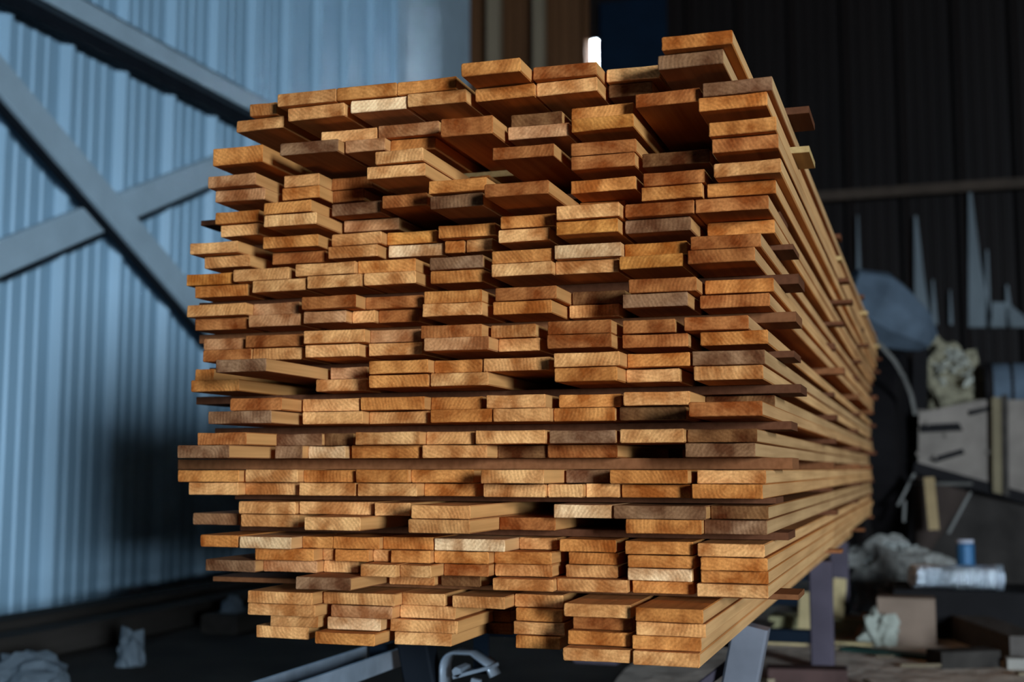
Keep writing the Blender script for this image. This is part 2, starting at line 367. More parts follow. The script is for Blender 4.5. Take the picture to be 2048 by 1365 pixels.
# every board: x of its two end corners, height of its lower edge, tone ('D' in deep gaps imitates their shade), [how far it stands out, own thickness, roll]
S = {
(15, 1): [(500,553,231,'T'),(555,672,208,'T'),(673,792,196,'O'),(794,912,184,'O'),(923,1041,148,'O'),(1066,1193,154.5,'R'),(1213,1320,160,'T'),(1323,1465,94,'O')],
(15, 0): [(471,568,260,'T'),(575,690,237,'T'),(702,813,222,'W'),(816,932,209,'T'),(950,1070,198,'O'),(1073,1195,187,'T'),(1218,1305,192,'D'),(1316,1447,133,'G')],
(14, 1): [(642,752,283,'T'),(757,878,272,'P'),(1022,1124,251.5,'D'),(1142,1268,236,'O'),(1270,1400,209,'R'),(1405,1545,187,'G')],
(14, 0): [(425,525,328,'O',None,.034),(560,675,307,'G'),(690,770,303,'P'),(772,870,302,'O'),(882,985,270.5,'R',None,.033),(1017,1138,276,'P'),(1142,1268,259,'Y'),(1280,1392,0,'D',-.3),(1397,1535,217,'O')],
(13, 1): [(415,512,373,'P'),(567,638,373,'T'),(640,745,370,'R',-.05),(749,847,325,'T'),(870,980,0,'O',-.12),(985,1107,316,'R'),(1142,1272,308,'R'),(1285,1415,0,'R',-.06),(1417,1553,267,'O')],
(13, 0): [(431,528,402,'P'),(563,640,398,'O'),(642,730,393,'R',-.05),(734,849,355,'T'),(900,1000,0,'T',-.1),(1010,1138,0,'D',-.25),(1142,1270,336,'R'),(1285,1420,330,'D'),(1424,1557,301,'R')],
(12, 1): [(430,517,446,'O'),(526,622,426,'O'),(662,762,429,'G'),(764,855,414,'R'),(857,972,384,'O'),(985,1112,0,'R',-.1),(1141,1272,383,'O'),(1287,1410,369,'R'),(1427,1563,350,'T')],
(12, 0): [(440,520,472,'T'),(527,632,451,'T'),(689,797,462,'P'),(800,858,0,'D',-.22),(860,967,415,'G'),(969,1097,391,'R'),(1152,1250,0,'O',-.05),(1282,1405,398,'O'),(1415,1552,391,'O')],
(11, 1): [(380,475,507,'T'),(526,635,495,'O'),(662,763,490,'T'),(765,873,488,'Y'),(877,991,474,'O'),(1001,1110,455,'O'),(1112,1239,436,'T'),(1250,1388,431,'R'),(1391,1537,422,'R')],
(11, 0): [(408,500,535,'T'),(545,650,527,'R'),(656,755,515,'T'),(778,887,513,'W'),(890,928,506,'O'),(932,985,503,'T'),(996,1100,483,'T'),(1112,1236,467,'Y'),(1250,1382,464,'G'),(1415,1550,470,'O')],
(10, 1): [(373,463,570,'Y'),(466,577,561,'T'),(590,711,550,'T'),(716,830,545,'O'),(859,967,538,'G'),(983,1105,525,'O'),(1109,1242,515,'W'),(1245,1375,512,'Y'),(1381,1522,497,'R')],
(10, 0): [(390,495,594,'O'),(503,612,583,'T'),(614,722,575,'T'),(727,832,569,'T'),(862,967,566,'O'),(982,1106,551,'T'),(1111,1237,547,'T'),(1238,1367,536,'Y'),(1375,1510,525,'R')],
(9, 1): [(372,492,632,'T'),(494,598,630,'P'),(602,712,617,'R'),(728,845,617,'R'),(848,963,606,'O'),(990,1113,600,'R'),(1145,1250,608,'D'),(1258,1393,584,'R'),(1410,1548,586,'O')],
(9, 0): [(391,492,660,'R'),(497,600,653,'P'),(607,691,646,'P'),(700,753,646,'T'),(755,838,645,'R'),(845,963,632,'T'),(986,1103,628,'O'),(1138,1240,635,'T'),(1245,1375,614,'G'),(1400,1540,615,'R')],
(8, 1): [(408,487,700,'P'),(491,603,694,'R'),(608,728,686,'T'),(730,840,685,'P'),(842,962,676,'R'),(981,1072,675,'T'),(1095,1222,668,'R'),(1245,1350,666,'R'),(1368,1497,660,'R')],
(8, 0): [(404,502,723,'R'),(506,602,720,'T'),(610,718,714,'T'),(737,846,711,'T'),(848,976,701,'P'),(981,1080,703,'T'),(1095,1222,696,'R'),(1245,1376,695,'R'),(1400,1537,690,'O')],
(7, 1): [(390,426,762,'O',0),(430,532,747,'G',.17),(660,735,757,'P',-.05),(737,857,747,'O'),(860,965,746,'O'),(966,1100,742,'T'),(1107,1240,733,'T'),(1247,1380,734,'O'),(1385,1530,730,'G')],
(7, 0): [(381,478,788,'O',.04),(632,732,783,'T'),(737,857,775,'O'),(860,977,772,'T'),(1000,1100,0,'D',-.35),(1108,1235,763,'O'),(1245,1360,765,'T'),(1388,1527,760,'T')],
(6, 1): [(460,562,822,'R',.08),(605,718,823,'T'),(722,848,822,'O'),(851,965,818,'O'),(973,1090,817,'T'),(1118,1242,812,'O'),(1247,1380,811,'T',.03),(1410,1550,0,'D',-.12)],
(6, 0): [(415,543,852,'G',.10),(605,725,850,'T'),(732,857,847,'T'),(860,984,847,'O'),(987,1098,845,'T'),(1101,1230,841,'O'),(1239,1372,841,'D'),(1377,1525,834,'R',.13)],
(5, 1): [(393,493,896,'R',.09),(553,643,895,'G',-.02),(650,706,893,'D',-.03),(709,840,890,'T',.03),(841,948,890,'T'),(951,1090,889,'T'),(1098,1231,889,'G'),(1239,1369,889,'T'),(1375,1514,886,'D',.01)],
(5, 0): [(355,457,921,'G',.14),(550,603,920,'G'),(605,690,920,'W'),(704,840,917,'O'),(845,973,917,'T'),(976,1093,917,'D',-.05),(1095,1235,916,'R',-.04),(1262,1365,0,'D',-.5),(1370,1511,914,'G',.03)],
(4, 1): [(355,478,965,'O',.03),(490,595,963,'T'),(597,710,964,'O'),(712,818,963,'O'),(821,948,963,'O'),(962,1087,964,'T',.09),(1132,1218,963,'G',-.03),(1220,1375,964,'O',.03),(1394,1532,966,'T',.01)],
(4, 0): [(377,476,990,'T',.02),(478,597,990,'T'),(598,709,990,'T'),(716,833,989,'T'),(835,955,990,'O'),(967,1092,991,'T',.03),(1094,1165,991,'T',.02),(1167,1238,993,'T'),(1244,1381,992,'O'),(1384,1526,997,'O',.03)],
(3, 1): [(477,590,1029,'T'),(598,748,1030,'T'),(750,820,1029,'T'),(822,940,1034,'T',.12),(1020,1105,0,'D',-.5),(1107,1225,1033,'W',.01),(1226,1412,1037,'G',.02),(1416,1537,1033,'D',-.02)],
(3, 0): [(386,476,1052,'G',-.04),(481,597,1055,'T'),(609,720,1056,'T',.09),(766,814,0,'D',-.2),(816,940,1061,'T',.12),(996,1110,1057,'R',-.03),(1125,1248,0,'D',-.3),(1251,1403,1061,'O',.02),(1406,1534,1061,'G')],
(2, 3): [(400,476,1095,'O'),(477,583,1098,'W'),(586,664,1097,'O'),(665,762,1099,'O'),(763,866,1100,'O'),(868,1010,1103,'W'),(1022,1115,1100,'T'),(1119,1232,1105,'O'),(1251,1386,1110,'O'),(1395,1529,1115,'T')],
(2, 2): [(511,626,1122,'O'),(628,668,1121,'T'),(670,740,1124,'O'),(742,780,1124,'T'),(782,863,1127,'O'),(864,978,1128,'O'),(985,1103,1129,'O'),(1137,1237,1130,'O'),(1256,1390,1137,'O'),(1401,1535,1143,'O')],
(2, 1): [(409,511,1144,'G'),(512,635,1145,'P'),(637,717,1146,'T'),(719,796,1155,'T'),(797,863,1156,'T'),(864,977,1153,'R'),(990,1104,1154,'T'),(1132,1235,1156,'T'),(1255,1384,1163,'W'),(1402,1537,1168,'O')],
(2, 0): [(591,700,1181,'G'),(777,870,1172,'T',-.05),(882,960,1174,'D',-.05),(986,1106,1183,'T'),(1114,1255,1185,'T'),(1265,1388,1181,'O',-.04),(1394,1537,1196,'T')],
(1, 3): [(493,625,1209,'T'),(646,790,1211,'T'),(802,890,1212,'T'),(905,1010,1218,'T'),(1026,1126,1216,'T'),(1128,1262,1236,'T'),(1270,1407,1246,'O')],
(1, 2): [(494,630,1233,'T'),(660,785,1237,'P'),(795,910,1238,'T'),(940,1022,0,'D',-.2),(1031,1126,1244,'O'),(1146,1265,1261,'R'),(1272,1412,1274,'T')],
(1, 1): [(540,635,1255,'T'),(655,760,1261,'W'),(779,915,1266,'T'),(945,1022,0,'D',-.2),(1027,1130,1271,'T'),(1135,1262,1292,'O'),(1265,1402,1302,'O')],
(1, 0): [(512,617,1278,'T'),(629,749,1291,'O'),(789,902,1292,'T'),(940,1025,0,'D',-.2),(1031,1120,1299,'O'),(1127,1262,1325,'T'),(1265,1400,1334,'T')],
}
ORD = ['first', 'second', 'third', 'fourth', 'fifth', 'sixth', 'seventh', 'eighth', 'ninth', 'tenth', 'eleventh', 'twelfth', 'thirteenth', 'fourteenth',
       'fifteenth', 'sixteenth', 'seventeenth', 'eighteenth', 'nineteenth', 'twentieth', 'twenty-first', 'twenty-second', 'twenty-third', 'twenty-fourth',
       'twenty-fifth', 'twenty-sixth', 'twenty-seventh', 'twenty-eighth', 'twenty-ninth', 'thirtieth', 'thirty-first', 'thirty-second', 'thirty-third', 'thirty-fourth']

def make_board(name, w, t, length, cut, cut2, drift):
    """sawn board, length along +Y from its front end; origin at the middle of the front end's lower edge"""
    c = rnd.uniform(0.0010, 0.0022); j = lambda s: rnd.uniform(-s, s)
    xs = [-w/2 + c, -w/6, w/6, w/2 - c]
    prof = [(x, 0 + (abs(j(.0005)) if 0 < i < 3 else 0)) for i, x in enumerate(xs)]
    prof += [(w/2, c), (w/2 + j(.0006), t/2), (w/2, t - c)]
    prof += [(x, t - (abs(j(.0010)) if 0 < i < 3 else 0)) for i, x in reversed(list(enumerate(xs)))]
    prof += [(-w/2, t - c), (-w/2 + j(.0006), t/2), (-w/2, c)]
    n = len(prof); vs, fs, mi = [], [], []
    ch = 0.0012
    loops = [(0.0, 1), (ch, 0), (length * 0.5, 0), (length, 0)]
    for k, (y, ins) in enumerate(loops):
        for x, z in prof:
            xx = x * (1 - 2 * ch / w) if ins else x
            zz = ch + z * (1 - 2 * ch / t) if ins else z
            yy = y + (cut * x / w + cut2 * z / t + (j(.0004) if k == 0 else 0) if k < 2 else 0)
            dx = drift * (y / length) ** 2 if k > 1 else 0
            vs.append((xx + dx, yy, zz))
    for k in range(len(loops) - 1):
        for i in range(n):
            a = k*n + i; b = k*n + (i+1) % n
            fs.append((a, b, b + n, a + n)); mi.append(0 if k == 0 else 1 if (4 <= i < 6 or 11 <= i < 13) else 2)
    # the sawn end, a fan about its middle so that the cut stays slightly uneven
    vs.append((0, cut2 * 0.5 + j(.0008), t/2)); ci = len(vs) - 1
    for i in range(n):
        fs.append(((i+1) % n, i, ci)); mi.append(0)
    fs.append(tuple(range((len(loops)-1)*n, len(loops)*n))); mi.append(0)
    me = bpy.data.meshes.new(name); me.from_pydata(vs, [], fs); me.update()
    me.materials.append(M_END); me.materials.append(M_SIDE); me.materials.append(M_FACE_SHADE)
    for p, q in zip(me.polygons, mi): p.material_index = q
    return me

order = sorted(S, key=lambda q: -zof(*q))
NB = 0
XRIGHT = []
for li, key in enumerate(order):
    b, j = key; z = zof(b, j); zrel = z - CAM_H; rows = []
    Tn = TB1 if b == 1 else TB2 if b == 2 else T2
    for e in S[key]:
        x0, x1, yb, col = e[:4]
        d = e[4] if len(e) > 4 else None
        th = e[5] if len(e) > 5 else None
        if d is None:
            if abs(zrel) > 0.14:
                d = Y0 - on_z((x0 + x1) / 2, yb, z).y
                d = max(-0.10, min(0.22, d))
            else:
                d = rnd.uniform(-0.01, 0.03)
        Y = Y0 - d
        vy = yb if yb else VPY - zrel * FPX / 2.1
        a = on_y(x0, vy, Y).x; c_ = on_y(x1, vy, Y).x
        rows.append([a, c_, d, col, th])
    rows.sort(key=lambda r: r[0] + r[1])
    for p, q in zip(rows, rows[1:]):
        if p[1] > q[0] - 0.0012:
            # the one that stands further back was partly hidden: it gives way
            if q[2] < p[2] - 0.02: q[0] = p[1] + 0.0012
            elif p[2] < q[2] - 0.02: p[1] = q[0] - 0.0012
            else:
                mid = (p[1] + q[0]) / 2; p[1] = mid - 0.0006; q[0] = mid + 0.0006
    # seen from the wall side
    XRIGHT.append((z, rows[-1][1], Y0 - rows[-1][2]))
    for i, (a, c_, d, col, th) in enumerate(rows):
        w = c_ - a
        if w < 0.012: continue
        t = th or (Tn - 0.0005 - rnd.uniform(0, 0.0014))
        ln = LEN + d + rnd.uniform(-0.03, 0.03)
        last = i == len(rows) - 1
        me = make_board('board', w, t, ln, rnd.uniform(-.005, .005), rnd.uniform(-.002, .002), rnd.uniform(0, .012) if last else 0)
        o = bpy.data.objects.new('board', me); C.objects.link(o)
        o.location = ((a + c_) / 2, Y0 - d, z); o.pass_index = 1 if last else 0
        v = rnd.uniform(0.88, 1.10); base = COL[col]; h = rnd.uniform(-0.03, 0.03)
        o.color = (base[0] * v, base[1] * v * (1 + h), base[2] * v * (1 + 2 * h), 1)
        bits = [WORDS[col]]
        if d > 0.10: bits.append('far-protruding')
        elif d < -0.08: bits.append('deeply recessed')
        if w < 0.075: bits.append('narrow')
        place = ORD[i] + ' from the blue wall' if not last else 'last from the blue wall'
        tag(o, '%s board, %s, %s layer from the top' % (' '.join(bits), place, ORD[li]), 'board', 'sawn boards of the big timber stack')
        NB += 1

# thin strips laid across between the bundles
ST = {14: (1617, 182, 480, .10), 13: (1617, 250, 470, .14), 12: (1560, 330, 405, .12), 11: (1560, 400, 450, .12), 10: (1586, 490, 420, .13), 9: (1597, 556, 400, .10),
      8: (1592, 636, 400, .10), 7: (1588, 706, 420, .12), 6: (1602, 785, 393, .10), 5: (1583, 862, 430, .10), 4: (1585, 932, 356, .09), 3: (1552, 1003, 470, .10),
      2: (1577, 1074, 480, .10), 1: (1597, 1205, 425, .10)}
for n_, (b, (px, py, pl, off)) in enumerate(sorted(ST.items(), reverse=True)):
    nl = 4 if b < 3 else 2
    z0 = zof(b, nl - 1) + (TB1 if b == 1 else TB2 if b == 2 else T2) - 0.0003; z1 = zof(b + 1, 0) - 0.0003
    yf = Y0 + off
    xr = on_y(px, py, yf).x; xl = on_y(pl, py, yf).x
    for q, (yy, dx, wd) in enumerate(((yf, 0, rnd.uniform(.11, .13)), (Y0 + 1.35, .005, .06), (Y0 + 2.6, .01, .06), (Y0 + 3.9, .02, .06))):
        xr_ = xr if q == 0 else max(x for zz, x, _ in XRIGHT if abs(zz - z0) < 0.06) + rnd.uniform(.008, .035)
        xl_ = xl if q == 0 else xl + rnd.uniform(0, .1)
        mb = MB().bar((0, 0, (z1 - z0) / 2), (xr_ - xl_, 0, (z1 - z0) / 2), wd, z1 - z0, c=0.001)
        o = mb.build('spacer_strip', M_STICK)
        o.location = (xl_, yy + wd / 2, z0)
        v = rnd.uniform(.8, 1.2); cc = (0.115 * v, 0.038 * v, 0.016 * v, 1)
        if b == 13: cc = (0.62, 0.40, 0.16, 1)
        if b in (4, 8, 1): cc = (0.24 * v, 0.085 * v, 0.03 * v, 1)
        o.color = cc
        where = ['by the sawn front ends', 'a third along the boards', 'two thirds along the boards', 'by the far ends'][q]
        tag(o, '%s flat spacer strip from the top, %s' % (ORD[n_], where), 'spacer strip', 'spacer strips between board layers')

# ------------------------------------------------------------------ trestles under the stack
M_NAVY = simple('navy_painted_steel', (0.007, 0.012, 0.020, 1), 0.5, 0, 0.3, 6)
M_LEG = simple('worn_grey_steel', (0.22, 0.21, 0.23, 1), 0.5, 0.3, 0.3, 9)
M_PURP = simple('dull_purple_steel', (0.085, 0.065, 0.080, 1), 0.6, 0, 0.3, 7)
M_GALV = simple('galvanised_steel', (0.50, 0.54, 0.60, 1), 0.36, 0.6, 0.3, 14)
ZB = zof(1, 0) - 0.0005
def trestle(Y, xr, xl, legmat, label, lean=0.0, lw=0.065, fwd=0.0):
    t = empty('trestle', ((xl + xr) / 2, Y, 0)); hw = (xr - xl) / 2
    tag(t, label, 'trestle', 'steel trestles under the timber stack')
    MB().bar((-hw - .02, 0, ZB - 0.035), (hw - .055 - lw / 2, 0, ZB - 0.035), 0.07, 0.07, c=0.006).build('beam', M_NAVY, t)
    for sgn in (-1, 1):
        top = Vector((sgn * (hw - 0.05), -fwd, ZB - (.014 if fwd else .001 if sgn > 0 else .07))); bot = Vector((sgn * (hw - 0.05) + lean * sgn, -fwd, 0.012))
        MB().bar(bot, top, lw, lw * 0.8, up=(0, 1, 0), c=0.005).build('leg', legmat if sgn > 0 else M_DKST_SHADE, t)
        MB().box((bot.x - .08, bot.y - .07, 0), (bot.x + .08, bot.y + .07, 0.014)).build('foot_plate', legmat, t)
    MB().bar((-hw + 0.08, 0, 0.12), (hw - 0.08, 0, 0.12), 0.045, 0.045, c=0.004).build('stretcher', M_NAVY, t)
    return t
xr1 = max(x for z, x, _ in XRIGHT if z < zof(1, 3) + .01)
xl1 = on_y(512, 1278, Y0).x
yn = Y0 + 0.70
tn = trestle(yn, xr1 + 0.030, xl1, M_LEG, 'near steel trestle with light grey legs under the timber', lean=-0.075, lw=0.075, fwd=.078)
far = on_z(1638, 1122, ZB)
trestle(far.y, xr1 + 0.035, xl1, M_PURP, 'middle trestle with dull purple posts under the timber', lw=0.078)
trestle(Y0 + 3.6, xr1 + 0.02, xl1, M_PURP, 'rear trestle with dull purple posts under the far ends', lw=0.078)
# diagonal stay and forward rail of the near trestle
px_ = tn.location
MB().bar(Vector((xr1 - 0.30, yn - 0.055, 0.10)) - px_, Vector((xr1 - 0.02, yn - 0.055, ZB - 0.06)) - px_, 0.02, 0.04, up=(0, 1, 0), c=0.003).build('stay', M_PURP, tn)
a = on_z(716, 1343, 0.235)
rl = MB(); rl.bar(Vector((a.x, a.y - 1.5, a.z)) - px_, Vector((a.x, yn, a.z)) - px_, 0.09, 0.012)
for dx in (-.045, .045): rl.bar(Vector((a.x + dx, a.y - 1.5, a.z + .015)) - px_, Vector((a.x + dx, yn, a.z + .015)) - px_, 0.008, 0.042)
rl.build('forward_rail', M_GALV, tn)
MB().bar(Vector((a.x, yn, a.z - .01)) - px_, Vector((a.x, yn, ZB - .1)) - px_, 0.05, 0.04, up=(0, 1, 0)).build('rail_hanger', M_NAVY, tn)

# galvanised clamp bracket hanging from the near trestle's beam
yb_ = yn - 0.05
q = on_y(945, 1325, yb_)
cl = empty('clamp_bracket', (q.x, yb_, q.z)); cl.scale = (1.2, 1.2, 1.2); tag(cl, 'shiny galvanised clamp bracket hanging below the stack', 'bracket')
arc = MB()
def band(pts, wy, th):
    vs = []; fs = []; n = len(pts)
    for i, (x, z) in enumerate(pts):
        p0 = pts[max(i-1, 0)]; p1 = pts[min(i+1, n-1)]; dx, dz = p1[0]-p0[0], p1[1]-p0[1]; l = math.hypot(dx, dz); nx, nz = -dz/l*th, dx/l*th
        for (ox, oz, y) in ((0, 0, -wy), (nx, nz, -wy), (nx, nz, 0), (0, 0, 0)): vs.append((x+ox, y, z+oz))
    for i in range(n - 1):
        for k in range(4): fs.append((4*i+k, 4*i+(k+1) % 4, 4*i+4+(k+1) % 4, 4*i+4+k))
    fs += [(3, 2, 1, 0), (4*n-4, 4*n-3, 4*n-2, 4*n-1)]
    return vs, fs
cp = [(0.045, -0.012), (0.045, 0.012)]
pts = [(-0.05, -0.10), (-0.05, -0.01)] + [(-0.02 - 0.03 * math.cos(t), -0.01 + 0.036 * math.sin(t)) for t in [math.pi * k / 12 for k in range(1, 7)]] + [(0.015, 0.026), (0.048, 0.004), (0.058, -0.018)]
arc.add(*band(pts, 0.05, -0.006)).build('bent_plate', M_GALV, cl, True)
MB().bar((-0.02, -0.03, -0.022), (0.055, -0.03, 0.0), 0.05, 0.006, up=(0, 0, 1)).build('tongue', M_GALV, cl)
MB().tube([(-0.012, -0.055, -0.012), (-0.012, 0.0, -0.012)], 0.010, 6).build('bolt', M_GALV, cl)
MB().add(*band([(-0.10 + 0.026 - 0.026 * math.cos(t), -0.075 + 0.034 * math.sin(t)) for t in [math.pi * k / 12 for k in range(13)]], 0.03, -0.005)).build('hoop', M_GALV, cl, True)
MB().bar((0.0, -0.01, -0.10), (0.012, -0.01, -0.03), 0.018, 0.010, up=(0, 1, 0)).build('strut', M_GALV, cl)
MB().bar((0.02, -0.005, -0.02), (0.02, -0.005, (ZB - 0.07 - q.z) / 1.2 + .01), 0.03, 0.008, up=(0, 1, 0)).build('hanger', M_NAVY, cl)

# ------------------------------------------------------------------ clutter along the blue wall
M_DARKW = simple('old_dark_timber', (0.045, 0.036, 0.030, 1), 0.9, 0, 0.5, 12, 0.3, (1, .1, 1))
M_SACK = simple('dusty_white_sack', (0.13, 0.15, 0.17, 1), 0.7, 0, 0.3, 9, 0.3)
for i, (dx, y0, y1, w, h, rz, lab) in enumerate(((0.62, 1.9, 8.5, .16, .12, .012, 'long dark timber lying next to the wall plinth'), (0.86, 2.4, 7.9, .14, .10, .012, 'long dark timber lying in the middle of three by the wall'),
                                               (1.16, 4.7, 7.6, .18, .08, .0, 'broad dark timber lying farthest from the blue wall'))):
    o = MB().bar((0, 0, h/2), (0, y1 - y0, h/2), w, h, c=.008).build('timber', M_DARKW)
    o.location = (XL + dx, y0, 0); o.rotation_euler.z = rz; tag(o, lab, 'timber')
def lump(name, loc, r, seed, mat, amp=.28, parent=None, sub=3):
    bm = bmesh.new(); bmesh.ops.create_icosphere(bm, subdivisions=sub, radius=1.0); rr = random.Random(seed)
    ph = [Vector((rr.uniform(-1, 1), rr.uniform(-1, 1), rr.uniform(-1, 1))).normalized() for _ in range(14)]
    for v in bm.verts:
        d = v.co.normalized(); k = 1.0
        for i, p in enumerate(ph): k += amp * math.sin(3.5 * d.dot(p) * (1 + i * .25) + i) / 6
        v.co = Vector((d.x * r[0] * k, d.y * r[1] * k, max(d.z * r[2] * k, -r[2] * .35)))
    zmin = min(v.co.z for v in bm.verts)
    for v in bm.verts: v.co.z -= zmin
    me = bpy.data.meshes.new(name); bm.to_mesh(me); bm.free(); me.materials.append(mat)
    o = bpy.data.objects.new(name, me); C.objects.link(o); o.location = loc
    if parent: o.parent = parent
    return o
q = on_z(58, 1362, .02)
tag(lump('sack', (q.x, q.y, 0), (.12, .10, .085), 3, M_SACK), 'crumpled whitish sack on the floor by the blue wall', 'sack')
q = on_z(122, 1352, .02)
tag(lump('sack', (q.x + .02, q.y + .35, 0), (.05, .05, .10), 5, M_SACK), 'small upright whitish sack beside the crumpled one', 'sack')
q = on_x(465, 1222, XL + 1.16)
tag(lump('rag', (q.x, q.y, .08), (.045, .05, .05), 9, M_SACK), 'small pale rag lying on the broad dark timber', 'rag')

# ------------------------------------------------------------------ saw machine beyond the stack
M_HOOD = simple('dull_blue_sheet_metal', (0.085, 0.105, 0.13, 1), 0.8, 0.0, 0.5, 5)
M_BLACK = simple('oily_black_iron', (0.008, 0.006, 0.006, 1), 0.7, 0, 0.3, 8)
M_BRIGHT = simple('worn_bright_rim', (0.16, 0.14, 0.12, 1), 0.5, 0.3, 0.5, 9)
M_DUSTY = simple('dust_coated_sheet', (0.20, 0.158, 0.130, 1), 0.95, 0, 0.4, 6, 0.3)
M_SAWD = simple('grey_sawdust', (0.27, 0.245, 0.215, 1), 1.0, 0, 0.6, 22, 1.0)
M_SAWY = simple('pale_sawdust', (0.26, 0.215, 0.14, 1), 1.0, 0, 0.5, 30, 1.0)
DM = 6.9
mc = empty('saw_machine', (at(1800, 900, DM).x, at(1800, 900, DM).y, 0)); tag(mc, 'saw machine with black wheel casing and blue-grey hood', 'machine')
o0 = mc.location.copy()
def A(u, v, d=DM): return at(u, v, d) - o0
# wheel casing: a flat drum turned a little, with a pale rim
c0 = A(1793, 905); ax_ = Vector((math.cos(-.13), math.sin(-.13), 0))
MB().tube([c0 - ax_ * .08, c0 - ax_ * .07, c0 + ax_ * .07, c0 + ax_ * .08], [.54, .56, .56, .54], 40).build('wheel_casing', M_BLACK, mc, False)
side = Vector((-ax_.y, ax_.x, 0))
MB().tube([A(1732, 668, DM-.6), A(1760, 690, DM-.6), A(1788, 722, DM-.6), A(1808, 756, DM-.6), A(1822, 792, DM-.6), A(1830, 830, DM-.6)], .013, 6).build('rim_band', M_BRIGHT, mc)
MB().tube([A(1690, 585), A(1740, 612), A(1775, 634), A(1830, 662), A(1858, 684)], [.15, .215, .205, .14, .07], 9).build('hood', M_HOOD, mc, False)
MB().tube([A(1764, 560), A(1758, 640), A(1740, 690)], .012, 6).build('hood_seam', M_BLACK, mc)
MB().bar(A(1842, 690), A(1838, 860), .08, .08, up=(0, 1, 0)).build('riser', M_BLACK, mc)
MB().box((A(1762, 1000).x, -.1, -0), (A(1822, 1000).x, .3, A(1762, 1000).z - .3)).build('pedestal', M_BLACK, mc)
# sloping dust-covered chute beside the casing
def prism(poly, depth, th):
    f = [at(u, v, depth) for u, v in poly]; n = len(f); back = Vector((0, th, 0))
    return f + [p + back for p in f], [tuple(range(n))[::-1], tuple(range(n, 2 * n))] + [(i, (i+1) % n, n + (i+1) % n, n + i) for i in range(n)]
DB = 6.6
b0 = at(1940, 940, DB); b0 = Vector((b0.x, b0.y, 0))
bed = empty('dust_chute', b0); tag(bed, 'grey dust-coated chute with a dark sloping lower rail', 'chute')
def panel(name, poly, depth, th, mat):
    v, f = prism(poly, depth, th); return MB().add([p - b0 for p in v], f).build(name, mat, bed)
panel('side_panel', [(1836, 928), (2110, 1004), (2110, 800), (1960, 800), (1838, 826)], DB, .10, M_DUSTY)
panel('lower_rail', [(1826, 946), (2110, 1025), (2110, 1002), (1830, 924)], DB - .02, .14, M_BLACK)
panel('post', [(1986, 985), (2006, 990), (2004, 795), (1984, 795)], DB - .05, .05, simple('tan_post', (.16, .12, .07, 1), .8))
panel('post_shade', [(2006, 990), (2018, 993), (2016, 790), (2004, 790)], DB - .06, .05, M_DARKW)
for poly in ([(1840, 850), (1918, 846), (1926, 862), (1842, 866)], [(1858, 918), (1925, 898), (1930, 908), (1870, 926)], [(1936, 822), (1985, 812), (1985, 820), (1940, 832)]): panel('slot', poly, DB - .012, .02, M_BLACK)
for u, v in ((1856, 847), (1893, 871), (1836, 908), (1870, 914), (1977, 905)):
    p = at(u, v, DB) - b0; MB().tube([p, p + Vector((0, -.02, 0))], .012, 8).build('bolt', M_DUSTY, bed)
bb0 = at(1840, 960, DB + .1) - b0; bb1 = at(2110, 960, DB + .1) - b0
MB().box((bb0.x + .05, .15, 0), (bb1.x, .75, .58)).build('base', simple('dusty_dark_base', (.035, .028, .024, 1), .95, 0, .5, 7), bed)
MB().box((bb0.x, .10, 1.0), (bb1.x, .75, 1.03)).build('top_shelf', M_DUSTY, bed)
for xx in (bb0.x + .03, bb1.x - .2): MB().box((xx, .62, .55), (xx + .08, .72, 1.0)).build('support', M_BLACK, bed)

def FA(u, v, d): return at(u, v, d) - b0
M_EDGE = simple('bright_sheet_edge', (.15, .135, .12, 1), .6)
for a_, b_ in (((1829, 948), (1796, 1012)), ((1941, 985), (1897, 1068)), ((1810, 1002), (1808, 1044))): MB().bar(FA(*a_, 6.25), FA(*b_, 6.25), .013, .02, up=(0, 1, 0)).build('edge_strip', M_EDGE, bed)
# funnel under the chute
fc = FA(1880, 968, 6.3); fb = FA(1836, 1128, 6.3)
MB().tube([fc, fb], [.15, .02], 24, cap=False).build('funnel', simple('brown_sheet', (.045, .030, .024, 1), .8), bed, True)
MB().tube([fc + Vector((.15 * math.cos(t), .15 * math.sin(t), 0)) for t in [2 * math.pi * k / 28 for k in range(29)]], .008, 6).build('funnel_rim', M_BRIGHT, bed)
MB().bar(FA(1858, 955, 6.1), FA(1868, 1060, 6.1), .05, .01, up=(0, 1, 0)).build('wooden_slat', simple('tan_slat', (.30, .20, .10, 1), .8), bed)

def heap(name, loc, r, seed, mat, n_chips, chip, label, cat, chipmats):
    e = lump(name, loc, r, seed, mat, .5, None, 4)
    tag(e, label, cat, kind='stuff')
    rr = random.Random(seed + 100); mb = MB()
    for k in range(n_chips):
        t = rr.uniform(0, 2 * math.pi); ph = rr.uniform(0.1, 1.45); cth = math.cos(ph)
        p = Vector((r[0] * cth * math.cos(t), r[1] * cth * math.sin(t), r[2] * (.35 + 1.0 * math.sin(ph)) * .97))
        d = Vector((rr.uniform(-1, 1), rr.uniform(-1, 1), rr.uniform(-.6, .6))).normalized() * chip * rr.uniform(.4, 1.2)
        mb.bar(p - d, p + d, chip * rr.uniform(.3, .9), chip * .25, up=(rr.uniform(-1, 1), rr.uniform(-1, 1), 1.3))
    c = mb.build('chips', chipmats, e); c['kind'] = 'stuff'
    return e
q = at(1894, 800, DB + .4)
heap('sawdust_heap', (q.x, b0.y + .38, 1.03), (.17, .17, .27), 21, M_SAWY, 200, .028, 'pale sawdust and chips heaped on the chute top', 'sawdust', simple('pale_chips', (.36, .33, .27, 1), .8))
q = at(1785, 1150, 6.05)
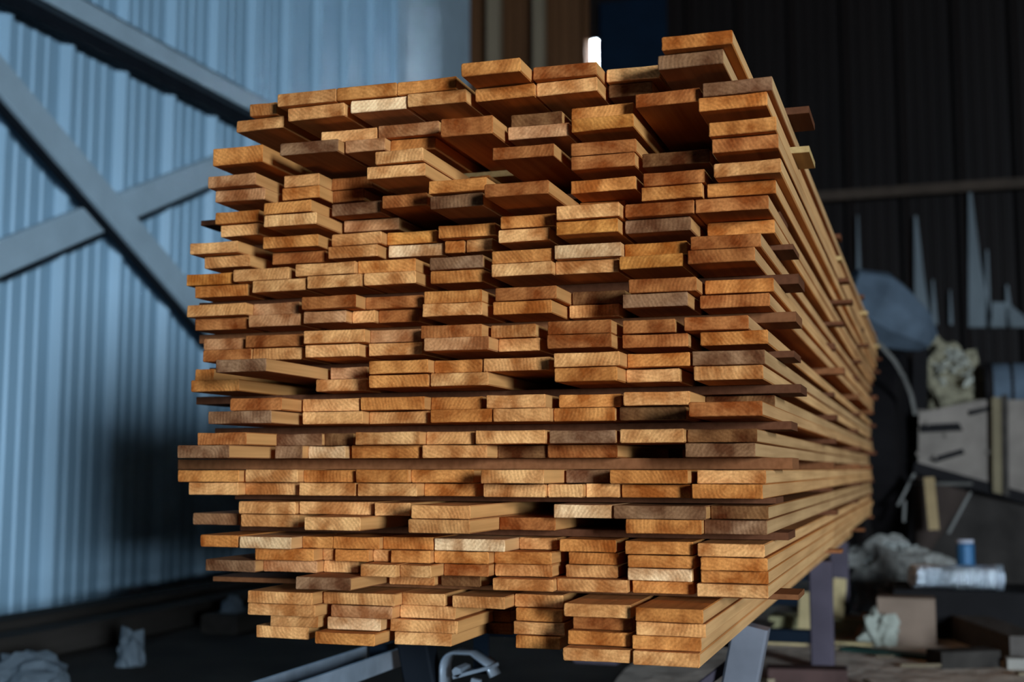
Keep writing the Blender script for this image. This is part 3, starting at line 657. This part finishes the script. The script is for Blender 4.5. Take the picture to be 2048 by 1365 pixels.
heap('sawdust_heap', (q.x, q.y, 0), (.24, .17, .26), 33, M_SAWD, 260, .03, 'grey heap of sawdust and chips below the funnel', 'sawdust', simple('grey_chips', (.36, .35, .32, 1), .85))
# blue-grey motor housing on the bed
q = at(1975, 790, DB + .25)
mh = empty('motor_housing', (q.x, b0.y + .30, 1.03)); tag(mh, 'blue-grey rounded motor housing on the chute top', 'motor')
MB().tube([(0, 0, .13), (.42, 0, .13)], .13, 24).build('casing', M_HOOD, mh, False)
MB().tube([(-.012, 0, .13), (.03, 0, .13)], .138, 24).build('end_ring', M_BLACK, mh)
for xx in (.12, .24): MB().tube([(xx, 0, .13), (xx + .015, 0, .13)], .134, 24).build('band', M_BLACK, mh)
MB().box((0, -.12, 0), (.40, .12, .02)).build('foot', M_BLACK, mh)
# dark base carrying the foil duct
q = on_z(1930, 1180, .205)
bb = MB().box((-.28, -.10, 0), (.50, .35, .205)).build('floor_crate', simple('dark_crate', (.014, .012, .012, 1), .9)); bb.location = (q.x, q.y, 0); tag(bb, 'dark low crate under the silver foil duct', 'crate')
M_FOIL = simple('crinkled_foil', (0.90, 0.93, 0.96, 1), 0.28, 1.0, 0.2, 60, 1.0)
dpts, drad = [], []
u0, u1 = at(1822, 1152, 1), at(2003, 1152, 1)
DD = (q - CAM).dot(FWD)
pa = at(1824, 1152, DD + .05); pb = at(2000, 1152, DD - .0)
pa.z = pb.z = .205 + .050
for k in range(61):
    f = k / 60; p = pa.lerp(pb, f); p.y += .02 * math.sin(f * 6); dpts.append(p - pa); drad.append(.048 + .004 * (1 if k % 2 else -1))
du = empty('foil_duct', pa); tag(du, 'silver corrugated foil duct lying on the dark crate', 'duct')
MB().tube(dpts, drad, 16).build('flexible_hose', M_FOIL, du, False)
MB().tube([dpts[-1] - Vector((.02, 0, 0)), dpts[-1] + Vector((.012, 0, 0))], .054, 16).build('end_collar', M_GALV, du)
q2 = at(1931, 1120, DD + .12); can = empty('spray_can', (q2.x, q2.y, .205)); tag(can, 'blue can standing behind the silver duct', 'can')
M_BLUE = simple('blue_can_paint', (0.03, 0.11, 0.22, 1), .35, .2, .2, 5)
MB().tube([(0, 0, 0), (0, 0, .175), (0, 0, .185)], [.038, .038, .033], 18).build('body', M_BLUE, can)
MB().tube([(0, 0, .185), (0, 0, .20)], .036, 18).build('lid', simple('pale_lid', (.4, .38, .42, 1), .5), can)

# trodden sawdust over the floor beyond the trestles
bm = bmesh.new(); bmesh.ops.create_grid(bm, x_segments=40, y_segments=40, size=1)
rs = random.Random(5)
for v in bm.verts:
    r_ = max(abs(v.co.x), abs(v.co.y)); e_ = max(0, 1 - r_) ** .5
    v.co = Vector((v.co.x * 2.3 + rs.uniform(-.03, .03), v.co.y * 3.6 + rs.uniform(-.03, .03), .002 + .012 * e_ + rs.uniform(0, .006) * e_))
me = bpy.data.meshes.new('floor_sawdust'); bm.to_mesh(me); bm.free(); me.materials.append(simple('floor_sawdust', (.74, .58, .46, 1), 1.0, 0, .45, 9, .6))
o = bpy.data.objects.new('floor_sawdust', me); C.objects.link(o); o.location = (1.3, 6.3, 0)
o.parent = fl; o['kind'] = 'stuff'; o['label'] = 'trodden grey-brown sawdust'
mb = MB()
for k_ in range(90):
    p = Vector((rs.uniform(-.7, 1.6), rs.uniform(3.9, 7.6), .022)); t_ = rs.uniform(0, math.pi); l_ = rs.uniform(.02, .07)
    d_ = Vector((math.cos(t_), math.sin(t_), rs.uniform(-.1, .1))) * l_
    mb.bar(p - d_, p + d_, rs.uniform(.012, .03), rs.uniform(.006, .015))
c_o = mb.build('wood_scraps', simple('scattered_scraps', (.26, .19, .12, 1), .9, 0, .6, 3), fl); c_o['kind'] = 'stuff'
# floor litter on the far side
M_OFF = simple('fresh_offcut', (.50, .36, .18, 1), .8, 0, .3, 14, .2, (1, .2, 1)); M_GREEN = simple('dark_green_board', (.018, .045, .035, 1), .6)
M_RB = simple('red_brown_beam', (.085, .045, .038, 1), .8, 0, .4, 10)
M_GREYW = simple('weathered_grey_timber', (.10, .08, .068, 1), .9, 0, .5, 10, .3, (1, .15, 1))
def plank(name, p, q, w, h, mat, label, cat, lift=0.0):
    a = on_z(p[0], p[1], h / 2 + lift); b = on_z(q[0], q[1], h / 2 + lift)
    o = MB().bar(a - a, b - a, w, h, c=.003).build(name, mat); o.location = a; return tag(o, label, cat)
plank('floor_beam', (1535, 1352), (1692, 1356), .10, .06, M_RB, 'red-brown beam lying in front of the middle trestle', 'beam')
p0_, p1_ = at(1538, 1258, 5.22), at(1742, 1258, 5.22)
for k_, nm in enumerate(('lowest', 'second', 'third', 'topmost')):
    o = MB().box((0, 0, 0), (p1_.x - p0_.x, .17, .0185)).build('plywood_sheet', simple('dull_yellow_ply', (.30, .25, .13, 1), .85, 0, .35, 7)) if not k_ else bpy.data.objects.new('plywood_sheet', o.data)
    if k_: C.objects.link(o)
    o.location = (p0_.x + .012 * ((k_ * 7) % 3), p0_.y + .006 * (k_ % 2), .004 + k_ * .0188)
    tag(o, '%s of four dull yellow sheets stacked behind the middle trestle' % nm, 'sheet', 'stacked yellow sheets')
plank('offcut', (1535, 1284), (1615, 1288), .05, .03, M_OFF, 'pale offcut strip lying beyond the near trestle', 'offcut')
plank('offcut', (1664, 1291), (1745, 1294), .05, .03, M_OFF, 'pale offcut strip beside the middle trestle post', 'offcut')
plank('green_board', (1692, 1300), (1862, 1318), .09, .025, M_GREEN, 'dark green board lying in front of the sawdust heap', 'board')
plank('offcut', (2012, 1330), (2075, 1332), .06, .05, simple('white_offcut', (.3, .26, .22, 1), .8), 'whitish block lying beside the dark timbers', 'offcut')
plank('timber', (1850, 1225), (2060, 1305), .14, .11, M_GREYW, 'weathered grey timber lying slantwise before the dark crate', 'timber')
plank('timber', (1868, 1322), (1985, 1318), .10, .07, M_DARKW, 'short dark timber crossing below the slanting one', 'timber')
def leaning(name, p, top, w, th, mat, label, cat):
    a = on_z(p[0], p[1], 0); b = at(top[0], top[1], (a - CAM).dot(FWD) + .12)
    o = MB().bar(a - a, b - a, w, th, up=(0, 1, 0), c=.003).build(name, mat); o.location = a + Vector((0, 0, th * .3)); return tag(o, label, cat)
leaning('slab', (1672, 1275), (1680, 1162), .055, .02, M_OFF, 'pale slab standing between post and grey heap', 'slab')
leaning('slab', (1607, 1285), (1611, 1190), .05, .02, M_OFF, 'pale slab standing behind the middle trestle', 'slab')
leaning('offcut', (1722, 1283), (1737, 1235), .05, .02, simple('orange_offcut', (.52, .26, .12, 1), .8), 'short orange offcut leaning on the grey heap', 'offcut')
q = on_z(1760, 1300, 0)
tag(lump('paper', (q.x, q.y + .05, 0), (.07, .05, .10), 8, simple('crumpled_paper', (.34, .33, .27, 1), .8), .6), 'crumpled whitish paper at the foot of the heap', 'paper')
q = on_z(1815, 1295, 0); o = MB().box((-.11, 0, 0), (.11, .12, .19)).build('block', simple('brown_block', (.24, .16, .115, 1), .9)); o.location = (q.x, q.y, 0); tag(o, 'square brown wooden block beside the crumpled paper', 'block')
